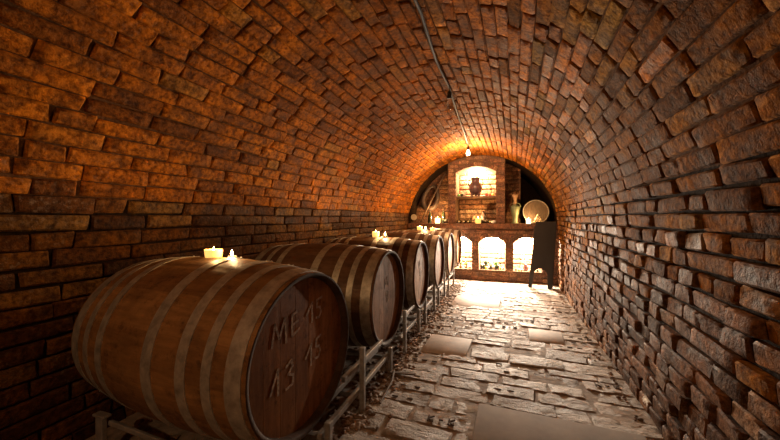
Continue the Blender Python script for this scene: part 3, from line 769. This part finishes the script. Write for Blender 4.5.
# seated figurine: one continuous body grown from a skeleton
def skin(name, edges, verts, radii, m, parent=None, loc=(0, 0, 0)):
    me = bpy.data.meshes.new(name); me.from_pydata(verts, edges, []); o = bpy.data.objects.new(name, me); C.objects.link(o)
    bm = bmesh.new(); bm.from_mesh(me); bm.verts.ensure_lookup_table(); ly = bm.verts.layers.skin.verify()
    for v, r in zip(bm.verts, radii): v[ly].radius = (r, r); v[ly].use_root = False
    bm.verts[0][ly].use_root = True; bm.to_mesh(me); bm.free()
    o.modifiers.new('skin', 'SKIN'); s = o.modifiers.new('sub', 'SUBSURF'); s.levels = s.render_levels = 2
    dg = bpy.context.evaluated_depsgraph_get(); me2 = bpy.data.meshes.new_from_object(o.evaluated_get(dg)); bpy.data.objects.remove(o)
    o = bpy.data.objects.new(name, me2); me2.materials.clear(); me2.materials.append(m); C.objects.link(o); o.location = loc
    for p in me2.polygons: p.use_smooth = True
    if parent: o.parent = parent
    return o
v = [(0, 0, .045), (0.0, 0, .10), (0.005, 0, .155), (0.0, 0, .195), (-0.005, -.01, .235), (0.045, 0, .15), (0.065, -.03, .10), (0.03, -.06, .075), (-0.045, 0, .15), (-0.07, -.03, .105), (-0.10, -.04, .07),
     (-0.07, -.01, .05), (-0.14, -.02, .075), (-0.20, -.02, .045), (0.05, -.03, .04), (0.06, -.08, .05), (0.06, -.09, .015)]
e = [(0, 1), (1, 2), (2, 3), (3, 4), (2, 5), (5, 6), (6, 7), (2, 8), (8, 9), (9, 10), (0, 11), (11, 12), (12, 13), (0, 14), (14, 15), (15, 16)]
r = [.045, .048, .045, .022, .036, .02, .016, .012, .02, .016, .012, .03, .022, .014, .03, .022, .014]
o = skin('figurine', e, v, r, M['dark_bronze'], loc=(-0.34, 6.42, LEDGE)); tag(o, 'small dark seated figurine with one leg stretched out, behind the yellow candle', 'figurine')
def lying_bottle(x, y, z, rz, label, m_='dark_glass', s=1.0, grp=None):
    t = thing('wine_bottle', label, 'bottle', (x, y, z), grp, rz)
    mb = MB(); mb.lathe([(0.0001, -0.11*s), (0.034*s, -0.11*s), (0.036*s, -0.10*s), (0.036*s, 0.03*s), (0.026*s, 0.06*s), (0.014*s, 0.08*s), (0.013*s, 0.15*s), (0.015*s, 0.155*s), (0.0001, 0.156*s)], (0, 0, 0.036*s), 18, axis='x'); mb.build('bottle_body', M[m_], t, smooth=True, split=True)
    mb = MB(); mb.lathe([(0.0145*s, 0.11*s), (0.0165*s, 0.158*s)], (0, 0, 0.036*s), 14, axis='x'); mb.build('foil_cap', M['cream'], t, smooth=True, split=True)
    return t
for k, (x, y, l) in enumerate([(-0.76, 6.35, 'dark bottle lying at the left end of the ledge inside the upper niche'), (-0.682, 6.40, 'dark bottle lying second from the left inside the upper niche'), (-0.60, 6.36, 'dark bottle lying just left of the figurine in the upper niche'), (-0.222, 6.38, 'dark bottle lying right of the figurine in the upper niche')]):
    lying_bottle(x, y, LEDGE, -PI/2 + 0.02*k, l, grp='bottles lying in the upper niche')
mb = MB(); mb.lathe([(0.0001, 0), (0.045, 0), (0.05, 0.03), (0.035, 0.10), (0.03, 0.13), (0.036, 0.15), (0.026, 0.15), (0.02, 0.1), (0.0001, 0.09)], (0, 0, 0), 20); o = mb.build('clay_jug', M['clay'], smooth=True, loc=(-0.52, 6.58, LEDGE)); tag(o, 'small brown clay jug behind the bottles in the upper niche', 'jug')
mb = MB(); mb.blob((0, 0, 0.03), (0.045, 0.04, 0.03), 4, 0.3); o = mb.build('white_stone', M['white'], smooth=True, loc=(-0.145, 6.225, LEDGE)); tag(o, 'pale stone in the right corner of the upper niche', 'stone')

# right bay
t = thing('glass_vase', 'pale green waisted vase with a clay bottle neck on the ledge', 'vase', (0.225, 6.42, LEDGE))
mb = MB(); mb.lathe([(0.0001, 0), (0.055, 0), (0.06, 0.015), (0.045, 0.04), (0.05, 0.12), (0.068, 0.2), (0.085, 0.29), (0.082, 0.31), (0.045, 0.335), (0.03, 0.35), (0.0001, 0.352)], (0, 0, 0), 28); mb.build('vase_body', M['celadon'], t, smooth=True)
mb = MB(); mb.lathe([(0.028, 0.345), (0.03, 0.38), (0.024, 0.42), (0.034, 0.47), (0.05, 0.50), (0.05, 0.52), (0.035, 0.53), (0.0001, 0.53)], (0, 0, 0), 24); mb.build('neck', M['clay'], t, smooth=True)
for sx in (-1, 1):
    mb = MB(); mb.tube([(sx*0.07, 0, 0.29), (sx*0.095, 0, 0.31), (sx*0.075, 0, 0.36), (sx*0.03, 0, 0.375)], 0.008, 8); mb.build('handle', M['celadon'], t, smooth=True)
# leaning barrel lid
t = thing('barrel_lid', 'round wooden barrel lid leaning in the right bay of the ledge', 'barrel lid', (0.575, 6.42, LEDGE))
t.rotation_euler = (-0.16, 0, 0)
mb = MB(); R = 0.205; pl = 6
for q in range(pl):
    a_, b_ = -R + 2*R*q/pl + 0.001, -R + 2*R*(q+1)/pl - 0.001; mb.rnd = (q*0.37) % 1; pts2 = []
    for z in range(9): xx = a_ + (b_-a_)*z/8; pts2.append((xx, R+0.01 + math.sqrt(max(0, R*R-xx*xx))))
    for z in range(8, -1, -1): xx = a_ + (b_-a_)*z/8; pts2.append((xx, R+0.01 - math.sqrt(max(0, R*R-xx*xx))))
    mb.prism(pts2, 0.0, 0.02)
mb.build('boards', M['old_lid'], t)
mb = MB(); n = 60
for (rr, yy) in ((R-0.002, -0.02), (R+0.012, -0.02), (R+0.012, 0.03), (R-0.002, 0.03)):
    for k in range(n): a = 2*PI*k/n; mb.v.append(Vector((rr*math.cos(a), yy, R+0.01 + rr*math.sin(a))))
for q in range(4):
    for k in range(n): a, b = q*n+k, q*n+(k+1) % n; c_, d_ = ((q+1) % 4)*n+(k+1) % n, ((q+1) % 4)*n+k; mb.face([a, b, c_, d_])
mb.build('lid_rim', M['galv'], t, smooth=True, split=True)
t = thing('shell_pyramid', 'little cream pyramid of round balls in front of the barrel lid', 'ornament', (0.60, 6.30, LEDGE))
mb = MB()
for z, row in ((0.03, (-0.06, -0.02, 0.02, 0.06)), (0.075, (-0.04, 0, 0.04)), (0.115, (-0.02, 0.02)), (0.155, (0,))):
    for x in row: mb.blob((x, 0, z), (0.024, 0.024, 0.024), x*50, 0.1, 1)
mb.build('balls', M['cream'], t, smooth=True)
mb = MB(); mb.box((0, 0, 0.006), (0.18, 0.06, 0.012), bev=0.003); mb.build('base', M['old_wood'], t)

# left bay: horse collar, pole, small wheel, bottles
def ring(name, c, a, b, r, m_, label, cat, tiltx=0.12, roll=0.0):
    mb = MB(); n = 40; pts_ = []
    for k in range(n+1):
        t_ = 2*PI*k/n; pts_.append((a*math.cos(t_)*(1-0.18*math.sin(t_)), 0, b*math.sin(t_)))
    rr = [r*(1+0.35*math.sin(2*PI*k/n + PI)) for k in range(n+1)]
    mb.tube(pts_, rr, 12, cap=False); o = mb.build(name, m_, smooth=True, loc=c); o.rotation_euler = (-tiltx, roll, 0); tag(o, label, cat); return o
ring('horse_collar', (-1.36, 6.52, 1.40), 0.14, 0.23, 0.045, M['leather'], 'dark padded horse collar leaning in the left bay above the ledge', 'horse collar', 0.14, 0.25)
mb = MB(); mb.tube([(0, 0, 0), (0.24, 0.03, 0.49), (0.50, 0.05, 1.0)], [0.012, 0.014, 0.011], 10); o = mb.build('wooden_pole', M['old_wood'], smooth=True, loc=(-1.53, 6.33, LEDGE+0.005)); tag(o, 'thin wooden pole leaning across the left bay', 'pole')
t = thing('round_plaque', 'small round pale plaque on a dark stand at the left end of the ledge', 'plaque', (-1.64, 6.25, LEDGE))
mb = MB(); mb.box((0, 0, 0.01), (0.09, 0.07, 0.02), bev=0.004); mb.tube([(0, 0.012, 0.02), (0, 0.012, 0.10)], 0.01, 8); mb.build('stand', M['old_wood'], t)
mb = MB(); mb.lathe([(0.0001, -0.008), (0.055, -0.008), (0.06, 0), (0.055, 0.008), (0.0001, 0.008)], (0, 0, 0.115), 28, R=Matrix.Rotation(PI/2, 3, 'X')); mb.build('disc', M['cream'], t, smooth=True, split=True)
def upright_bottle(x, y, z, label, m_='dark_glass', h=0.29, rr=0.036, grp=None, name='wine_bottle'):
    t = thing(name, label, 'bottle', (x, y, z), grp); k = h/0.29
    mb = MB(); mb.lathe([(0.0001, 0), (rr, 0), (rr, 0.17*k), (rr*0.75, 0.2*k), (0.014, 0.225*k), (0.0135, 0.28*k), (0.016, 0.283*k), (0.016, 0.29*k), (0.0001, 0.29*k)], (0, 0, 0), 18); mb.build('bottle_body', M[m_], t, smooth=True, split=True)
    mb = MB(); mb.lathe([(0.0165, 0.255*k), (0.0168, 0.2925*k), (0.0001, 0.2935*k)], (0, 0, 0), 14); mb.build('foil_cap', M['leather'], t, smooth=True, split=True)
upright_bottle(-1.085, 6.42, LEDGE, 'tall dark bottle standing right of the ledge\'s left candle')
upright_bottle(-1.33, 6.27, LEDGE, 'dark bottle standing below the horse collar', h=0.25)
mb = MB(); mb.blob((0, 0, 0.04), (0.06, 0.05, 0.045), 9, 0.3); o = mb.build('dark_stone', M['leather'], smooth=True, loc=(-1.01, 6.36, LEDGE)); tag(o, 'dark lump beside the left brick pier on the ledge', 'stone')

# ---------------------------------------------------------------- things in the lower niches (sill z = 0.04)
rng = random.Random(21); NZ = 0.04
def plant(x, y, label, n=16, h=0.09, flowers=4):
    t = thing('potted_plant', label, 'plant', (x, y, NZ), 'little plants in the left niche')
    mb = MB(); mb.lathe([(0.022, 0), (0.03, 0.04), (0.027, 0.04), (0.0001, 0.034)], (0, 0, 0), 14); mb.build('flower_pot', M['clay'], t, smooth=True, split=True)
    mb = MB()
    for k in range(n):
        a = rng.uniform(0, 6.28); l = rng.uniform(0.4, 1)*h; sp = rng.uniform(0.02, 0.06); w = 0.011
        p0 = Vector((0, 0, 0.035)); p2 = Vector((sp*math.cos(a), sp*math.sin(a), 0.03+l)); p1 = (p0+p2)/2 + Vector((0, 0, 0.015)); sdv = Vector((-math.sin(a), math.cos(a), 0))*w
        i = len(mb.v); mb.v += [p0 - sdv*0.2, p0 + sdv*0.2, p1 + sdv, p2, p1 - sdv]; mb.face([i, i+1, i+2, i+3, i+4])
    mb.build('leaves', M['green'], t)
    mb = MB()
    for k in range(flowers): a = rng.uniform(0, 6.28); mb.blob((0.03*math.cos(a), 0.03*math.sin(a), 0.03+h*rng.uniform(0.4, 0.9)), (0.009,)*3, k, 0.2, 1)
    mb.build('blossoms', M['yellow'], t)
plant(-0.84, 6.32, 'leftmost small green plant with yellow blossoms in the left niche'); plant(-0.74, 6.30, 'middle green plant in the left niche, fuller leaves', 24, 0.10); plant(-0.645, 6.31, 'right green plant with yellow blossoms in the left niche', 20, 0.09, 6); 
mb = MB(); mb.blob((0, 0, 0.025), (0.03, 0.025, 0.025), 2, 0.3); o = mb.build('white_stone', M['white'], smooth=True, loc=(-0.57, 6.28, NZ)); tag(o, 'white stone at the right end of the left niche', 'stone')
desc = {'dark_glass': 'black', 'white': 'white', 'yellow': 'yellow', 'green': 'green', 'pebble': 'grey'}
seq = ['dark_glass', 'dark_glass', 'yellow', 'pebble', 'dark_glass', 'white', 'dark_glass', 'dark_glass', 'yellow', 'pebble']
pos = ['at the left end', 'second from the left', 'third from the left', 'fourth from the left', 'just left of the centre', 'at the centre', 'just right of the centre', 'third from the right', 'second from the right', 'at the right end']
for k, m_ in enumerate(seq):
    x = -0.36 + 0.042*k; r = 0.043 if m_ in ('dark_glass', 'white') else 0.032; zz = 0
    mb = MB(); mb.blob((0, 0, r*0.9), (r*0.52, r*0.7, r*(1.25 if m_ == 'dark_glass' else 1)), k+20, 0.25); o = mb.build('glazed_stone', M[m_], smooth=True, loc=(x, 6.25 + 0.02*(k % 2), NZ)); tag(o, f'{desc[m_]} rounded stone {pos[k]} of the middle niche row', 'stone', 'stones in the middle niche')
for k, (x, z) in enumerate([(-0.20, 0), (-0.115, 0), (-0.285, 0)]):
    mb = MB(); mb.blob((0, 0, 0.078), (0.034, 0.03, 0.08), k+40, 0.25); o = mb.build('tall_stone', M[['white', 'green', 'dark_glass'][k]], smooth=True, loc=(x, 6.34, NZ)); tag(o, ['white upright stone standing behind the row in the middle niche', 'green upright stone standing behind the row in the middle niche', 'black upright stone standing behind the row in the middle niche'][k], 'stone', 'stones in the middle niche')
t = thing('flower_jug', 'small purple jug holding dried flowers in the right niche', 'jug', (0.40, 6.32, NZ))
mb = MB(); mb.lathe([(0.0001, 0), (0.03, 0), (0.045, 0.03), (0.04, 0.07), (0.022, 0.10), (0.028, 0.12), (0.02, 0.12), (0.0001, 0.1)], (0, 0, 0), 20); mb.build('jug_body', M['purple'], t, smooth=True)
mb = MB()
for k in range(9):
    a = rng.uniform(0, 6.28); p = (0.07*math.cos(a), 0.05*math.sin(a), rng.uniform(0.14, 0.21)); mb.tube([(0, 0, 0.1), p], 0.002, 5); mb.blob(p, (0.014,)*3, k, 0.3, 1)
mb.build('dried_flowers', M['purple'], t)
for k, (x, m_) in enumerate([(0.235, 'dark_glass'), (0.29, 'yellow'), (0.34, 'pebble'), (0.47, 'cream'), (0.53, 'yellow'), (0.585, 'dark_glass')]):
    r = 0.02; mb = MB(); mb.blob((0, 0, r*0.9), (r, r, r), k+50, 0.25); o = mb.build('glazed_stone', M[m_], smooth=True, loc=(x, 6.25, NZ)); tag(o, ['black stone at the left end of the right niche', 'yellow stone left of the purple jug', 'grey stone at the foot of the purple jug', 'cream stone right of the purple jug', 'yellow stone seen through the arch of the dark board', 'black stone at the right end of the right niche'][k], 'stone', 'stones in the right niche')

# ---------------------------------------------------------------- dark board with arched foot leaning by the right wall
t = thing('sandwich_board', 'tall dark chalkboard stand with arched foot, leaning at the right wall', 'board', (0.57, 5.72, fz(5.72)))
t.rotation_euler = (-0.05, 0, -0.1)
def panel(y0, y1, lean):
    # outline with two legs and a round-headed cut between them; slightly wider at the top right
    o_ = [(-0.17, 0.0), (-0.115, 0.0), (-0.09, 0.19)]
    for k in range(13): a = PI - PI*k/12; o_.append((0.01 + 0.10*math.cos(a), 0.20 + 0.115*math.sin(a)))
    o_ += [(0.115, 0.0), (0.175, 0.0), (0.235, 1.05), (-0.06, 1.05)]
    return o_
mb = MB(); mb.prism(panel(0, 0, 0), -0.012, 0.012); mb.build('panel', M['board'], t)
mb = MB(); mb.box((0.207, 0.05, 0.53), (0.02, 0.075, 1.02), Matrix.Rotation(0.057, 3, 'Y'), bev=0.003); mb.build('side_frame', M['board_edge'], t)
mb = MB(); mb.box((0.088, 0.0, 1.055), (0.30, 0.035, 0.02), bev=0.003); mb.build('top_rail', M['board_edge'], t)
mb = MB(); mb.box((0.168, 0.12, 0.5), (0.03, 0.025, 1.0), Matrix.Rotation(-0.06, 3, 'X'), bev=0.003); mb.build('back_leg', M['board_edge'], t)
mb = MB(); mb.box((-0.10, 0.12, 0.5), (0.03, 0.025, 1.0), Matrix.Rotation(-0.06, 3, 'X') @ Matrix.Rotation(0.06, 3, 'Y'), bev=0.003); mb.build('back_leg', M['board_edge'], t)
